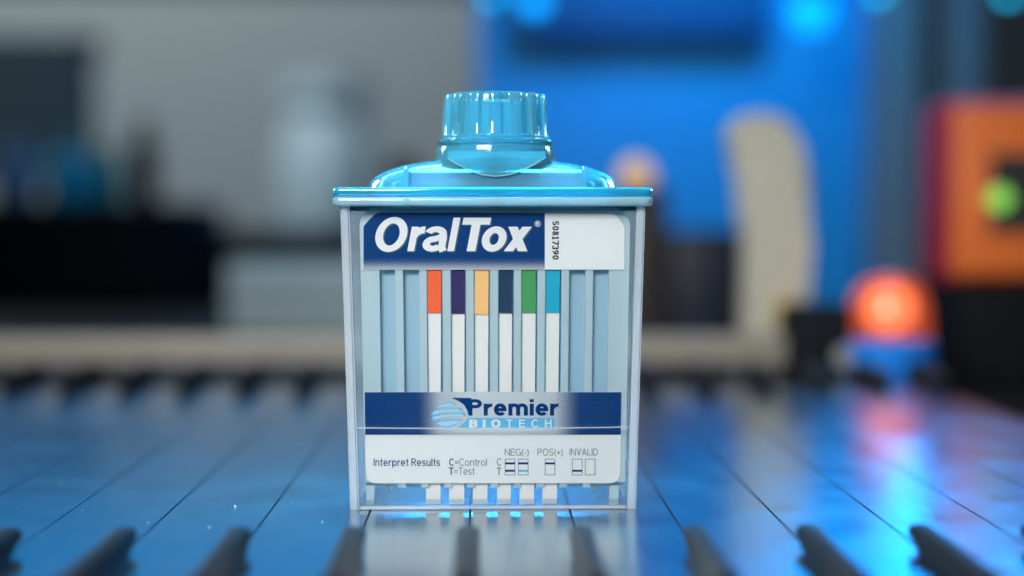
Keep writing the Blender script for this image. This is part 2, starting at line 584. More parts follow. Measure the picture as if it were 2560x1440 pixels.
        wd = .56; S(*arc(.28, .68, .28 - k, .32 - k, 0, 360, 24)[:-1], closed=True); S((.56 - k, .68), (.50 - k, .30), (.12, k))
    else:
        wd = .3
    return wd, s


def ribbon(pts, W, closed):
    pts = [Vector(p) for p in pts]
    n = len(pts)
    L, Rr = [], []
    for i in range(n):
        a = pts[i - 1] if (i > 0 or closed) else None
        b = pts[(i + 1) % n] if (i < n - 1 or closed) else None
        d1 = (pts[i] - a).normalized() if a is not None else None
        d2 = (b - pts[i]).normalized() if b is not None else None
        d1 = d1 or d2
        d2 = d2 or d1
        n1 = Vector((-d1.y, d1.x))
        n2 = Vector((-d2.y, d2.x))
        m = n1 + n2
        m = m.normalized() if m.length > 1e-6 else n1
        t = min(1.0 / max(0.35, m.dot(n1)), 2.2) * W / 2
        L.append(pts[i] + m * t)
        Rr.append(pts[i] - m * t)
    return L, Rr


def write(bm, text, W, to3, gap=0.12, weights=None):
    """lay glyphs out from x = 0 in cap-height units; returns total width. to3(x, y, layer) -> mm"""
    shapes, x = [], 0.0
    for ci, ch in enumerate(text):
        if ch == ' ':
            x += 0.30
            continue
        ww = weights[ci] if weights else W
        wd, s = glyph(ch, ww)
        for st in s:
            shapes.append((st, x, ww))
        x += wd + gap
    tot = x - gap
    for li, (st, ox, ww) in enumerate(shapes):
        if st[0] == 'q':
            bm.faces.new([bm.verts.new(to3(p[0] + ox, p[1], li, tot)) for p in st[1]])
        else:
            L, Q = ribbon(st[1], ww, st[2])
            vl = [bm.verts.new(to3(p.x + ox, p.y, li, tot)) for p in L]
            vr = [bm.verts.new(to3(p.x + ox, p.y, li, tot)) for p in Q]
            n = len(vl)
            for i in range(n if st[2] else n - 1):
                j = (i + 1) % n
                try:
                    bm.faces.new((vl[i], vl[j], vr[j], vr[i]))
                except ValueError:
                    pass
    return tot


# ------------------------------------------------------------------ setting: slatted brushed metal table
def structure(o):
    o['kind'] = 'structure'
    return o


RIGHT, LEFT, NEAR, FAR = 142.0, -236.0, -95.0, 190.0
pitch = 18.2
x_slot0 = G(1170, 1376).x
bm = bmesh.new()
box(bm, LEFT - 4, RIGHT + 1, NEAR, FAR + 30, -9.0, -2.2)
table = structure(obj('metal_table', bm, 'black_void'))
slots = [x_slot0 + pitch * i for i in range(-13, 9)]
edges = [x for x in slots if LEFT < x < RIGHT]
cuts = [LEFT] + edges + [RIGHT]
for a, b in zip(cuts, cuts[1:]):
    bm = bmesh.new()
    dz = random.uniform(-0.03, 0.0)
    box(bm, a + 0.16, b - 0.16, NEAR, FAR, -2.1, dz, 0.06, 1)
    obj('slat', bm, 'brushed_steel', table)


def finger_mesh():
    """rubber finger: rises out of the slot and ends in a rounded overhanging tip; tip points to +Y"""
    bm = bmesh.new()
    hw = 1.95
    rings = []
    for i in range(26):
        y = -34 * (1 - i / 25.0) ** 1.8
        if i == 25:
            y = -0.03
        tip = math.sqrt(max(0.0, 1 - ((y + 3) / 3) ** 2)) if y > -3 else 1.0
        u = min(1.0, max(0.0, (-3 - y) / 6.0))
        u = u * u * (3 - 2 * u)
        ztop = 2.7 + (1.3 + 0.15 * u) * tip
        zbot = 2.7 - 1.3 * tip - 2.9 * u
        ring = []
        for j in range(20):
            t = 2 * math.pi * j / 20
            ux = math.copysign(abs(math.cos(t)) ** 0.7, math.cos(t))
            uz = math.copysign(abs(math.sin(t)) ** 0.7, math.sin(t))
            ring.append((hw * tip * ux, y, (ztop + zbot) / 2 + (ztop - zbot) / 2 * uz))
        rings.append(ring)
    loft(bm, rings)
    me = bpy.data.meshes.new('finger')
    bmesh.ops.recalc_face_normals(bm, faces=bm.faces)
    bm.to_mesh(me)
    bm.free()
    me.transform(Matrix.Scale(MM, 4))
    me.materials.append(MATS['rubber'])
    for p in me.polygons:
        p.use_smooth = True
    return me


fm = finger_mesh()
for x in edges:
    for y, far in ((-29.0, False), (174.0, True)):
        if not far and abs(x) > 105:
            continue
        o = bpy.data.objects.new('finger', fm)
        C.objects.link(o)
        o.parent = table
        o.matrix_parent_inverse = root_of(table)
        o.location = Vector((x, y, 0)) * MM
        if far:
            o.rotation_euler.z = math.pi
            o.scale = (1.3, 1.0, 1.5)

# bench and walls behind the table
bm = bmesh.new()
box(bm, -1800, 1800, FAR + 31, 2795, -40, -14)
structure(obj('bench_top', bm, 'black_bench'))
bm = bmesh.new()
box(bm, -2600, 900, 2800, 2830, -14, 560)
structure(obj('wall_grey', bm, 'grey_wall'))
bm = bmesh.new()
box(bm, 901, 2600, 2800, 2830, -14, 560)
structure(obj('wall_dark', bm, 'dark_wall'))

# rail across the rear of the table
YR = 226.0
rl = thing('tan_rail', (-60, YR, -14), 'long flat tan rail running behind the row of black fingers', 'rail')
x1 = P(1962, 870, YR).x
zt, zb = P(500, 838, YR).z, P(500, 916, YR).z
bm = bmesh.new()
box(bm, -330, x1, YR - 3, YR + 6, zb, zt, 1.0, 3)
obj('rail_bar', bm, 'tan_rail', rl, smooth=30)
for xx in (-280, -140, 0, x1 - 12):
    bm = bmesh.new()
    box(bm, xx, xx + 8, YR - 1, YR + 4, -14, zb + .5, .6)
    obj('rail_post', bm, 'black_case', rl)

# ------------------------------------------------------------------ the test cup
cup = thing('test_cup', (0, 14, 0), 'clear plastic saliva test cup with ribbed cyan screw cap and printed card of six strips', 'test cup')
HW0, HW1, HT = 26.15, 27.65, 55.6           # half widths at foot and mouth, height
DEP0, DEP1 = 29.5, 31.0


def hw(z):
    return HW0 + (HW1 - HW0) * z / HT


def dshape(z, inset=0.0, front=0.0, n=40, hwv=None, dep=None, strt=5.0, pw=2.3):
    """flat front, straight cheeks, rounded back"""
    a = (hwv if hwv is not None else hw(z)) - inset
    d = (dep if dep is not None else DEP0 + (DEP1 - DEP0) * z / HT) - inset
    pts = [(-a, front, z), (a, front, z)]
    for i in range(n + 1):
        t = math.pi * i / n
        c, s_ = math.cos(t), math.sin(t)
        pts.append((a * math.copysign(abs(c) ** (2 / pw), c), strt + (d - strt) * abs(s_) ** (2 / pw), z))
    return pts


# front panel
WT = 1.5
bm = bmesh.new()
a0, a1 = HW0 - 1.75, HW1 - 1.75
loft(bm, [[(-a0, 0, .05), (a0, 0, .05), (a0, WT, .05), (-a0, WT, .05)],
          [(-a1, 0, HT - .1), (a1, 0, HT - .1), (a1, WT, HT - .1), (-a1, WT, HT - .1)]])
fp = obj('front_panel', bm, 'clear_plastic', cup)
# moulded fill line: a fine ridge, bowed slightly
bm = bmesh.new()
ring = []
for i in range(25):
    t = -1 + 2 * i / 24
    x = t * (a0 + .3)
    z = P(1233, 1071, 0).z + 0.18 * t * t
    ring.append([(x, -0.13, z - .07), (x, -0.13, z + .07), (x, -0.004, z + .12), (x, -0.004, z - .12)])
loft(bm, ring)
obj('fill_line', bm, 'clear_edge', fp)
# thick front corners
for s in (-1, 1):
    bm = bmesh.new()
    r0 = [(s * (HW0 - 1.70), 0, 0), (s * HW0, 0, 0), (s * HW0, 5, 0), (s * (HW0 - 1.3), 5, 0), (s * (HW0 - 1.70), 2.2, 0)]
    r1 = [(s * (HW1 - 1.70), 0, HT), (s * HW1, 0, HT), (s * HW1, 5, HT), (s * (HW1 - 1.3), 5, HT), (s * (HW1 - 1.70), 2.2, HT)]
    loft(bm, [r0, r1])
    bmesh.ops.bevel(bm, geom=[e for e in bm.edges if abs((e.verts[0].co - e.verts[1].co).z) > 30],
                    offset=0.35, segments=3, affect='EDGES')
    obj('corner_edge', bm, 'clear_edge', cup, smooth=30)
# tub wall (D-shaped shell behind the corners)
def tubring(z, inset):
    return [p for p in dshape(z, inset)[2:]]
bm = bmesh.new()
zs = [1.5, 15, 30, 45, HT]
out = [tubring(z, 0.0) for z in zs]
inn = [tubring(z, 1.2) for z in zs][::-1]
loft(bm, out + inn + [out[0]], False, False, closed=False)
obj('tub_wall', bm, 'clear_tub', cup, smooth=40)
# floor
bm = bmesh.new()
loft(bm, [dshape(0.02, 0.05, WT + .05), dshape(1.35, 0.05, WT + .05)])
obj('tub_floor', bm, 'clear_tub', cup, smooth=30)
bm = bmesh.new()
box(bm, -HW0 + 1.75, HW0 - 1.75, -0.02, 0.5, 0.03, 0.75, .18)
obj('foot_edge', bm, 'clear_edge', cup, smooth=30)
# rounded web in each lower corner
for s in (-1, 1):
    bm = bmesh.new()
    ring = []
    for i in range(13):
        t = R(90 * i / 12)
        cx, cz = s * 21.6, 0.9
        x = cx + s * 3.4 * math.cos(t) * 0.9
        z = cz + 4.6 * (1 - math.cos(R(90) - t)) if False else cz + 4.6 * math.sin(t)
        x = s * (24.6 - 2.4 * (math.sin(t)) ** 1.6)
        ring.append([(x - .25, 7, z), (x + .25, 7, z), (x + .25, 8, z), (x - .25, 8, z)])
    loft(bm, ring)
    obj('corner_web', bm, 'clear_edge', cup, smooth=30)

# ---- lid
ZR0, ZRM, ZR1 = 55.35, 57.0, 58.75
LHW, LF, LB = 28.95, -1.5, 32.6


def lidring(z, inset=0.0, cr=1.6):
    a, f, b = LHW - inset, LF + inset, LB - inset
    pts = []
    for (cx, cy, a0_) in ((-a + cr, f + cr, 180), (a - cr, f + cr, 270)):
        for i in range(7):
            t = R(a0_ + 90 * i / 6)
            pts.append((cx + cr * math.cos(t), cy + cr * math.sin(t), z))
    n = 36
    strt = 7.0
    for i in range(n + 1):
        t = math.pi * i / n
        c, s_ = math.cos(t), math.sin(t)
        pts.append((a * math.copysign(abs(c) ** (2 / 2.4), c), strt + (b - strt) * abs(s_) ** (2 / 2.4), z))
    return pts


lid = bmesh.new()
loft(lid, [lidring(ZRM + .05, .30), lidring(ZRM + .3, .08), lidring(ZRM + .55, 0), lidring(ZR1 - .5, .02), lidring(ZR1 - .15, .18),
           lidring(ZR1, .55), lidring(ZR1 + .02, 1.6)])
lid_o = obj('lid_plate', lid, 'cyan_rim', cup, smooth=50)
bm = bmesh.new()
loft(bm, [lidring(ZR0, 1.5), lidring(ZR0, .55), lidring(ZR0 + .15, .18), lidring(ZR0 + .5, .02), lidring(ZRM - .3, .02), lidring(ZRM, .30)])
obj('lid_skirt', bm, 'cyan_frost', cup, smooth=50)
bm = bmesh.new()
loft(bm, [dshape(54.55, 1.7, 1.8), dshape(ZR0 - .02, 1.7, 1.8)])
obj('lid_plug', bm, 'cyan_plastic', cup, smooth=30)

# dome on the lid
DX, DY, DA, DB, DH = 0.15, 16.4, 23.9, 11.6, 5.75


def dome_pt(t, phi, sc_=1.0, dz=0.0):
    c, s_ = math.cos(phi), math.sin(phi)
    n1, n2 = 2.6, 2.4
    rr = (abs(c) ** n1 + abs(s_) ** n2) ** (-1 / 2.5)
    x, y = t * rr * c, t * rr * s_
    v = max(0.0, 1 - min(1.0, t ** 2.7))
    return (DX + DA * sc_ * x, DY + DB * sc_ * y, ZR1 + .03 + dz + DH * sc_ ** 2 * v ** (1 / 2.1))


bm = bmesh.new()
N = 72
ts = [1, .985, .96, .92, .87, .8, .7, .58, .44, .46 - .2, .1]
rings = [[dome_pt(t, 2 * math.pi * i / N) for i in range(N)] for t in ts]
inner = [[dome_pt(t, 2 * math.pi * i / N, .93) for i in range(N)] for t in ts]
loft(bm, rings[::-1] + inner)
dome = obj('lid_dome', bm, 'cyan_plastic', cup, smooth=50)
# frosted front face on the dome and its two ribs
zb_, zt_ = ZR1 + .05, ZR1 + 3.35
xa, xb = -15.6, 16.2
bm = bmesh.new()
loft(bm, [[(xa, 2.6, zb_), (xb, 2.6, zb_), (xb, 4.4, zb_), (xa, 4.4, zb_)],
          [(xa, 2.8, zt_ - .5), (xb, 2.8, zt_ - .5), (xb, 5.4, zt_ - .5), (xa, 5.4, zt_ - .5)],
          [(xa + .3, 3.4, zt_), (xb - .3, 3.4, zt_), (xb - .3, 5.8, zt_), (xa + .3, 5.8, zt_)]])
obj('dome_front', bm, 'cyan_pane', dome)
# scooped apron below the neck, with its pale rim
scoop = [(1120, 396), (1145, 411), (1175, 427), (1205, 437), (1240, 441.5), (1275, 437), (1305, 427), (1337, 411), (1364, 394)]
bm = bmesh.new()
slab(bm, scoop + [(1364, 378), (1120, 378)], lambda x, y: P(x, y, 2.35), .35)
obj('apron', bm, 'cyan_plastic', dome)
bm = bmesh.new()
ring = []
for i, (x, y) in enumerate(scoop):
    c = P(x, y, 2.3)
    r_ = .17
    ring.append([(c.x - r_ * .3, 2.3 + r_ * math.cos(R(60 * j)), c.z + r_ * math.sin(R(60 * j))) for j in range(6)])
loft(bm, ring)
obj('apron_rim', bm, 'clear_edge', dome, smooth=60)
for px in (1018, 1462):
    c = P(px, 440, 3)
    bm = bmesh.new()
    box(bm, c.x - .55, c.x + .55, 2.3, 6.0, ZR1 + .05, ZR1 + 3.9, .2)
    obj('dome_rib', bm, 'cyan_plastic', dome, smooth=30)
    bm = bmesh.new()
    box(bm, c.x - .55, c.x + .55, LF - .03, LF + .6, ZR0 + .3, ZRM - .05, .12)
    obj('rim_tab', bm, 'cyan_frost', dome, smooth=30)

# neck, stem and cap
NX, NY = P(1239, 400, 15).x, 15.0
bm = bmesh.new()
lathe(bm, [(11.6, 58.9), (11.55, 62.0), (11.4, 65.8), (11.2, 66.6), (10.6, 67.0), (9.9, 67.0), (9.9, 58.9), (11.6, 58.9)], NX, NY, 72, False, False)
neck = obj('neck', bm, 'cyan_plastic', cup, smooth=40)
bm = bmesh.new()
lathe(bm, [(9.6, 67.1), (10.8, 67.1), (11.0, 67.35), (11.0, 67.75), (10.75, 68.0), (9.6, 68.0), (9.6, 67.1)], NX, NY, 72, False, False)
obj('neck_ring', bm, 'cyan_plastic', neck, smooth=40)
bm = bmesh.new()
lathe(bm, [(9.5, 63.2), (9.5, 64.3)], NX, NY, 48)
obj('neck_web', bm, 'cyan_deep', neck, smooth=40)
bm = bmesh.new()
lathe(bm, [(0.95, 54.6), (0.95, 63.1)], NX, NY - 6, 24)
obj('stem', bm, 'cyan_deep', cup, smooth=40)
NL = 15


def lobe(t, z):
    if z < 68.75 or z > 90:
        return 0.0
    v = math.cos(NL * (t + math.pi / 2)) + 0.10
    return 0.5 * math.tanh(4 * v) - 0.5


bm = bmesh.new()
capo = [(10.35, 68.05), (10.45, 68.2), (10.45, 68.6), (10.3, 68.74)]
prof = capo + [(10.25, 68.9), (10.05, 72), (9.78, 75.9), (9.70, 76.35), (9.45, 76.65)]
# hollow inside first, then round the foot and up the ribbed outside
lathe(bm, [(7.2, 75.3), (7.6, 74.9), (7.8, 68.05)] + prof, NX, NY, 280, True, True, lobe)
obj('cap', bm, 'cyan_plastic', cup, smooth=35)

# ---- cassette card inside the cup
YL = 2.2                   # front of the printed label


def K(px, py, dy=0.0):
    return P(px, py, YL + dy)


def rrect(x0t, x1t, y0, x0b, x1b, y1, r, rb):
    """tapered rounded outline in photo pixels"""
    p = []
    p += [(x0t + r + r * math.cos(R(a)), y0 + r - r * math.sin(R(a))) for a in range(180, 89, -10)]
    p += [(x1t - r + r * math.cos(R(a)), y0 + r - r * math.sin(R(a))) for a in range(90, -1, -10)]
    p += [(x1b - rb + rb * math.cos(R(a)), y1 - rb - rb * math.sin(R(a))) for a in range(0, -91, -15)]
    p += [(x0b + rb + rb * math.cos(R(a)), y1 - rb - rb * math.sin(R(a))) for a in range(-90, -181, -15)]
    return p


def lerpx(xt, xb, y):
    """x of a line that runs from xt at y=680 to xb at y=1240"""
    return xt + (xb - xt) * (y - 680) / 560.0


bm = bmesh.new()
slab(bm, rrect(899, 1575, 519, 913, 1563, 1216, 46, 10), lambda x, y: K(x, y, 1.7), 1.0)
card = obj('cassette', bm, 'shaded_channel', cup)
# raised ribs between the channels; the two broad margins
chan_t = [(947, 988), (1007, 1048), (1066, 1106), (1126, 1165), (1184, 1225), (1245, 1285), (1303, 1344), (1363, 1404), (1423, 1464), (1483, 1524)]
chan_b = [(x0 + (1233 - x0) * .030, x1_ + (1233 - x1_) * .030) for x0, x1_ in chan_t]
lines_t = [None] + [v for c in chan_t for v in c] + [None]
ribs = []
ribs.append(((899, 947), (913, chan_b[0][0])))
for i in range(len(chan_t) - 1):
    ribs.append(((chan_t[i][1], chan_t[i + 1][0]), (chan_b[i][1], chan_b[i + 1][0])))
ribs.append(((1524, 1575), (chan_b[-1][1], 1563)))
for i, ((ta, tb), (ba, bb)) in enumerate(ribs):
    bm = bmesh.new()
    y0, y1 = 566, 1205
    if i in (0, len(ribs) - 1):
        out_ = [(ta, y0), (tb, y0), (bb, y1), (ba, y1)]
    else:
        out_ = [(lerpx(ta, ba, 534), 534), (lerpx(tb, bb, 534), 534), (bb, 1219), (ba, 1219)]
    slab(bm, out_, lambda x, y: K(x, y, .25), 1.4)
    obj('divider', bm, 'frosted_cassette', card)
bm = bmesh.new()
top = rrect(899, 1575, 519, 899, 1575, 700, 46, 5)[:20] + [(1575, 566), (899, 566)]
top = [p for p in top if p[1] <= 566]
slab(bm, [p for p in top if True], lambda x, y: K(x, y, .26), 1.42)
obj('cassette_head', bm, 'frosted_cassette', card)
# seams beside each strip: thin channel walls, their shade put into the blue
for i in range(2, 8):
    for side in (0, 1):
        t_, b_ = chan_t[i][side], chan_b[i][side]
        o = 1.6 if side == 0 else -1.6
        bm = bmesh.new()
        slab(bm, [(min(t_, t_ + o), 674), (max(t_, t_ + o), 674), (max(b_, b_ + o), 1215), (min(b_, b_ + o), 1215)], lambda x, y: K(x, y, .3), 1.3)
        obj('shaded_channel_wall', bm, 'shaded_channel_wall', card)
for xa_, xb_ in ((915, 934), (1523, 1545)):
    bm = bmesh.new()
    slab(bm, [(xa_, 1214), (xb_ + 2, 1214), (xb_, 1262), (xa_ + 1, 1262)], lambda x, y: K(x, y, .3), 2.0)
    obj('leg', bm, 'frosted_cassette', card)
for xa_, xb_ in ((962, 976), (1479, 1496)):
    bm = bmesh.new()
    slab(bm, [(xa_, 1206), (xb_, 1206), (xb_, 1229), (xa_, 1229)], lambda x, y: P(x, y, 9), 1.6)
    obj('peg', bm, 'frosted_cassette', card)

# ---- the six strips
strip_x = [(1069, 1103, 1065, 1101, 782, 'orange'), (1129, 1162, 1123, 1160, 784, 'purple'), (1187.5, 1222, 1182, 1218, 787, 'peach'),
           (1248, 1281, 1243, 1277, 783, 'navy'), (1306, 1340, 1299, 1335, 782, 'green'), (1366, 1400, 1356, 1392, 781, 'cyan')]
for xa_, xb_, xc_, xd_, yb_, col in strip_x:
    bm = bmesh.new()
    # between the window and the foot the strip hangs straight inside its channel
    slab(bm, [(xa_, 668), (xb_, 668), (lerpx(xb_, xd_, 1259), 1259), (lerpx(xa_, xc_, 1259), 1259)], lambda x, y: K(x, y, .75), .55)
    st = obj('test_strip', bm, 'strip_white', cup, label='white paper test strip with %s coloured top pad' % col)
    bm = bmesh.new()
    xl, xr = lerpx(xa_, xc_, yb_), lerpx(xb_, xd_, yb_)
    slab(bm, [(xa_, 660), (xb_, 660), (xr + random.uniform(-1, .5), yb_), (xl - .5, yb_ - random.uniform(0, 1.5))], lambda x, y: K(x, y, .45), .28)
    obj('colour_pad', bm, 'pad_' + col, st)

# ---- printed label: two white sheets (head and foot) with a clear window between them
bm = bmesh.new()
head = [(908, 674), (908, 566), (924, 547), (938, 535), (950, 530.5), (1530, 534), (1540, 538), (1557, 560), (1562, 570), (1561, 674)]
slab(bm, head, lambda x, y: K(x, y), .12)
lab = obj('label_head', bm, 'label_white', cup)
bm = bmesh.new()
foot = [(911, 980), (1554, 980), (1551, 1180)] + [(1527 + 23 * math.cos(R(a)), 1184 - 24 * math.sin(R(a))) for a in range(0, -91, -15)] \
    + [(936 + 21 * math.cos(R(a)), 1184 - 24 * math.sin(R(a))) for a in range(-90, -181, -15)]
slab(bm, foot, lambda x, y: K(x, y), .12)
labf = obj('label_foot', bm, 'label_white', cup)

ink_n = [0]


def ink(name, polys, mat, parent, dy):
    bm = bmesh.new()
    sheet(bm, polys, lambda x, y: K(x, y, dy))
    return obj(name, bm, mat, parent)


z_lo, z_hi = K(1000, 674).z, K(1000, 645).z
ink_fade('ink_header', 'Z', [(z_lo - .2, 0.30), (z_lo + .5, 0.50), (z_hi - .6, 0.90), (z_hi + .1, 1.1), (z_hi + 20, 1.1)])
ink('header_panel', [[(908.6, 673), (908.6, 566), (924, 547.5), (938, 535.5), (951, 531.3), (1362, 533), (1362, 673)]], 'ink_header', lab, -.02)
xk = [K(v, 1030).x for v in (912, 1045, 1100, 1180, 1300, 1385, 1450, 1554)]
ink_fade('ink_band', 'X', [(xk[0], 1.1), (xk[1], 1.05), (xk[2], 0.30), (xk[3], 0.0), (xk[4], 0.0), (xk[5], 0.22), (xk[6], 1.05), (xk[7], 1.1)])
ink('brand_band', [[(911.5, 980.5), (1553.5, 980.5), (1552, 1087), (913, 1087)]], 'ink_band', labf, -.02)


def lettering(text, x0, x1, base, top, W, mat, parent, gap=.12, slant=0.0, dy=-.05, name='lettering', weights=None, rot=False):
    bm = bmesh.new()

    def to3(x, y, li, tot):
        u = x / tot
        if rot:
            # text runs downwards: x0..x1 are then y pixels, base/top are x pixels
            return K(base + (top - base) * y, x0 + (x1 - x0) * u, dy - .0015 * li)
        py = base + (top - base) * y
        return K(x0 + (x1 - x0) * u + slant * (base - py), py, dy - .0015 * li)
    write(bm, text, W, to3, gap, weights)
    return obj(name, bm, mat, parent)


# big slanted word, letter by letter (with a fine offset shadow behind it)
SL = 0.19
word = [('O', 931, 1010, .19), ('r', 1018, 1052, .21), ('a', 1053, 1113, .175), ('l', 1118, 1135, 0), ('T', 1143, 1212, .21), ('o', 1199, 1260, .20), ('x', 1259, 1318, .22)]
for ch, xa_, xb_, W in word:
    asp = 1.0
    for nm, mt, ox, oy, dy in (('letter_shadow', 'ink_grey', 3.0, 2.5, -.035), ('letter', 'ink_white', 0, 0, -.06)):
        bm = bmesh.new()
        if ch == 'l':
            sheet(bm, [[(xa_ + ox, 628 + oy), (xb_ + ox, 628 + oy), (xb_ + ox + 84 * SL, 544 + oy), (xa_ + ox + 84 * SL, 544 + oy)]], lambda x, y: K(x, y, dy))
        else:
            def to3(x, y, li, tot):
                py = 628 - 84 * y
                return K(xa_ + (xb_ - xa_) * x / tot + SL * (628 - py) + ox, py + oy, dy - .003 * li)
            write(bm, ch, W, to3)
        obj(nm, bm, mt, lab)
# registered mark
ink('mark_ring', [arc(1344, 559.5, 7.6, 7.6, 0, 360, 28)[:-1], arc(1344, 559.5, 6.3, 6.3, 0, 360, 28)[:-1]], 'ink_white', lab, -.04)
lettering('R', 1340.6, 1347.6, 564, 555, .2, 'ink_white', lab)
lettering('50817390', 553, 649, 1381, 1397, .18, 'ink_black', lab, gap=.10, rot=True, name='serial_number')

# brand block on the lower band
lettering('Premier', 1171, 1396, 1039, 998, .20, 'ink_navy', labf, gap=.085, dy=-.06, name='brand_lettering')
ink('brand_swoosh', [[(1129, 994.6), (1150, 994.6), (1178, 994.8), (1178, 1006), (1179, 1039), (1171, 1039), (1168, 1026), (1160, 1012), (1147, 1003)]], 'ink_navy', labf, -.045)
ink('brand_bar', [[(1386, 1045), (1386, 1072), (1138, 1072), (1153, 1063), (1163, 1054), (1169, 1045)]], 'ink_sky', labf, -.04)
lettering('BIO', 1173, 1252, 1068.5, 1049, .22, 'ink_white', labf, gap=.42, name='brand_lettering')
lettering('TECH', 1266, 1379, 1068.5, 1049, .14, 'ink_white', labf, gap=.66, name='brand_lettering')


def leaf(pts):
    return [(x, y) for x, y in pts]


emblem = [
    [(1088, 1022), (1104, 1010), (1127, 1003.5), (1140, 1012), (1118, 1017), (1100, 1020.5)],
    [(1077, 1035), (1083, 1027), (1105, 1023), (1130, 1020), (1150, 1018.5), (1159, 1027), (1130, 1030), (1100, 1033), (1079, 1041)],
    [(1076.5, 1047), (1079, 1042.5), (1100, 1036.5), (1130, 1033), (1163, 1031.5), (1165, 1040), (1135, 1041), (1105, 1045), (1082, 1053)],
    [(1088, 1059), (1100, 1053), (1130, 1048.5), (1156, 1048), (1142, 1061), (1118, 1070.5), (1100, 1066)],
]
for i, e in enumerate(emblem):
    ink('emblem_stripe', [e], 'ink_sky', labf, -.040)
    cx = sum(p[0] for p in e) / len(e)
    cy = sum(p[1] for p in e) / len(e)
    ink('emblem_highlight', [[(cx + (x - cx) * .88, cy + (y - cy) * .70) for x, y in e]], 'ink_pale', labf, -.052)

# reading guide
lettering('Interpret Results', 934, 1100, 1165, 1146, .125, 'ink_navy', labf, gap=.13)
lettering('C', 1123, 1135, 1164.5, 1146.5, .15, 'ink_navy', labf)
lettering('=Control', 1137, 1217, 1164.5, 1146.5, .095, 'ink_grey', labf, gap=.11)
lettering('T', 1122, 1134, 1187, 1168.5, .15, 'ink_navy', labf)
lettering('=Test', 1136, 1186, 1187, 1168.5, .095, 'ink_grey', labf, gap=.11)
lettering('C', 1242, 1254, 1164, 1146, .11, 'ink_grey', labf)
lettering('T', 1242, 1253, 1187, 1169, .13, 'ink_grey', labf)
lettering('NEG(-)', 1262, 1322, 1139, 1122, .095, 'ink_grey', labf, gap=.12)
lettering('POS(+)', 1344, 1407, 1139, 1122, .095, 'ink_grey', labf, gap=.12)
lettering('INVALID', 1424, 1495, 1138.5, 1121.5, .095, 'ink_grey', labf, gap=.13)
for xa_, bars in ((1262, ((1158.5, 'ink_navy'), (1177, 'ink_navy'))), (1295, ((1158.5, 'ink_navy'), (1177, 'ink_sky'))),
                  (1362, ((1158.5, 'ink_navy'),)), (1430, ((1177, 'ink_navy'),)), (1462.5, ())):
    xb_ = xa_ + 26
    ink('result_box', [[(xa_, 1147), (xb_, 1147), (xb_, 1188), (xa_, 1188)], [(xa_ + 1.5, 1148.5), (xb_ - 1.5, 1148.5), (xb_ - 1.5, 1186.5), (xa_ + 1.5, 1186.5)]], 'ink_grey', labf, -.03)
    for yy, mt in bars:
        ink('result_bar', [[(xa_ + .8, yy - 2.6), (xb_ - .8, yy - 2.6), (xb_ - .8, yy + 2.6), (xa_ + .8, yy + 2.6)]], mt, labf, -.045)

# ------------------------------------------------------------------ blurred things behind
BENCH = -14.0


def span(px0, px1, Y):
    return P(px0, 700, Y).x, P(px1, 700, Y).x


def zat(py, Y):
    return P(1233, py, Y).z


# black case, left
Y = 800
x0, x1 = span(-120, 470, Y)
t = thing('instrument_case', ((x0 + x1) / 2, Y + 60, BENCH), 'large black instrument case behind the tan rail carrying coloured bottles', 'case')
ztop = zat(505, Y)
bm = bmesh.new(); box(bm, x0, x1, Y, Y + 160, BENCH + 4, ztop, 6, 3); obj('case_body', bm, 'black_case', t, smooth=30)
for xx in (x0 + 12, x1 - 24):
    bm = bmesh.new(); box(bm, xx, xx + 12, Y + 10, Y + 22, BENCH, BENCH + 4.2); obj('foot', bm, 'rubber', t)
CASE_TOP = ztop
# lower black case beside it
x0, x1 = span(474, 1000, Y + 40)
t = thing('low_case', ((x0 + x1) / 2, Y + 90, BENCH), 'low black case behind the upright pale tray', 'case')
bm = bmesh.new(); box(bm, x0, x1, Y + 40, Y + 170, BENCH + 4, zat(575, Y + 40), 6, 3); obj('case_body', bm, 'black_case', t, smooth=30)
for xx in (x0 + 12, x1 - 24):
    bm = bmesh.new(); box(bm, xx, xx + 12, Y + 50, Y + 62, BENCH, BENCH + 4.2); obj('foot', bm, 'rubber', t)
# pale tray
Yt = 560
x0, x1 = span(560, 905, Yt)
zt = zat(655, Yt)
t = thing('pale_tray', ((x0 + x1) / 2, Yt + 8, BENCH), 'pale grey-green tray with slots standing upright behind the tan rail', 'tray')
bm = bmesh.new(); box(bm, x0, x1, Yt + 4, Yt + 16, BENCH, zt, 3, 3); obj('tray_body', bm, 'pale_tray', t, smooth=30)
for i in range(5):
    xa_ = x0 + 6 + i * (x1 - x0 - 12) / 5
    bm = bmesh.new(); box(bm, xa_ + 1, xa_ + (x1 - x0 - 12) / 5 - 1, Yt, Yt + 4.3, zt - 24, zt - 4, 1, 2); obj('tray_key', bm, 'white_jug', t, smooth=30)


def bottle(px, w_px, py_top, Y, zbase, liquid, label, cat='bottle', cap='black_case', group=None, taper=.45):
    c = P(px, 500, Y)
    r = w_px / 2 * (Y - CAM.y) / F
    zt = zat(py_top, Y)
    h = zt - zbase
    t = thing('bottle', (c.x, Y, zbase), label, cat, group)
    bm = bmesh.new()
    lathe(bm, [(r * .92, zbase), (r, zbase + h * .05), (r, zbase + h * .62), (r * .85, zbase + h * .72), (r * taper, zbase + h * .80), (r * taper, zbase + h * .86)], c.x, Y, 32)
    obj('body', bm, liquid, t, smooth=50)
    bm = bmesh.new()
    lathe(bm, [(r * taper * 1.2, zbase + h * .86), (r * taper * 1.2, zt - 1), (r * taper * 1.0, zt)], c.x, Y, 24)
    obj('cap', bm, cap, t, smooth=40)
    return t


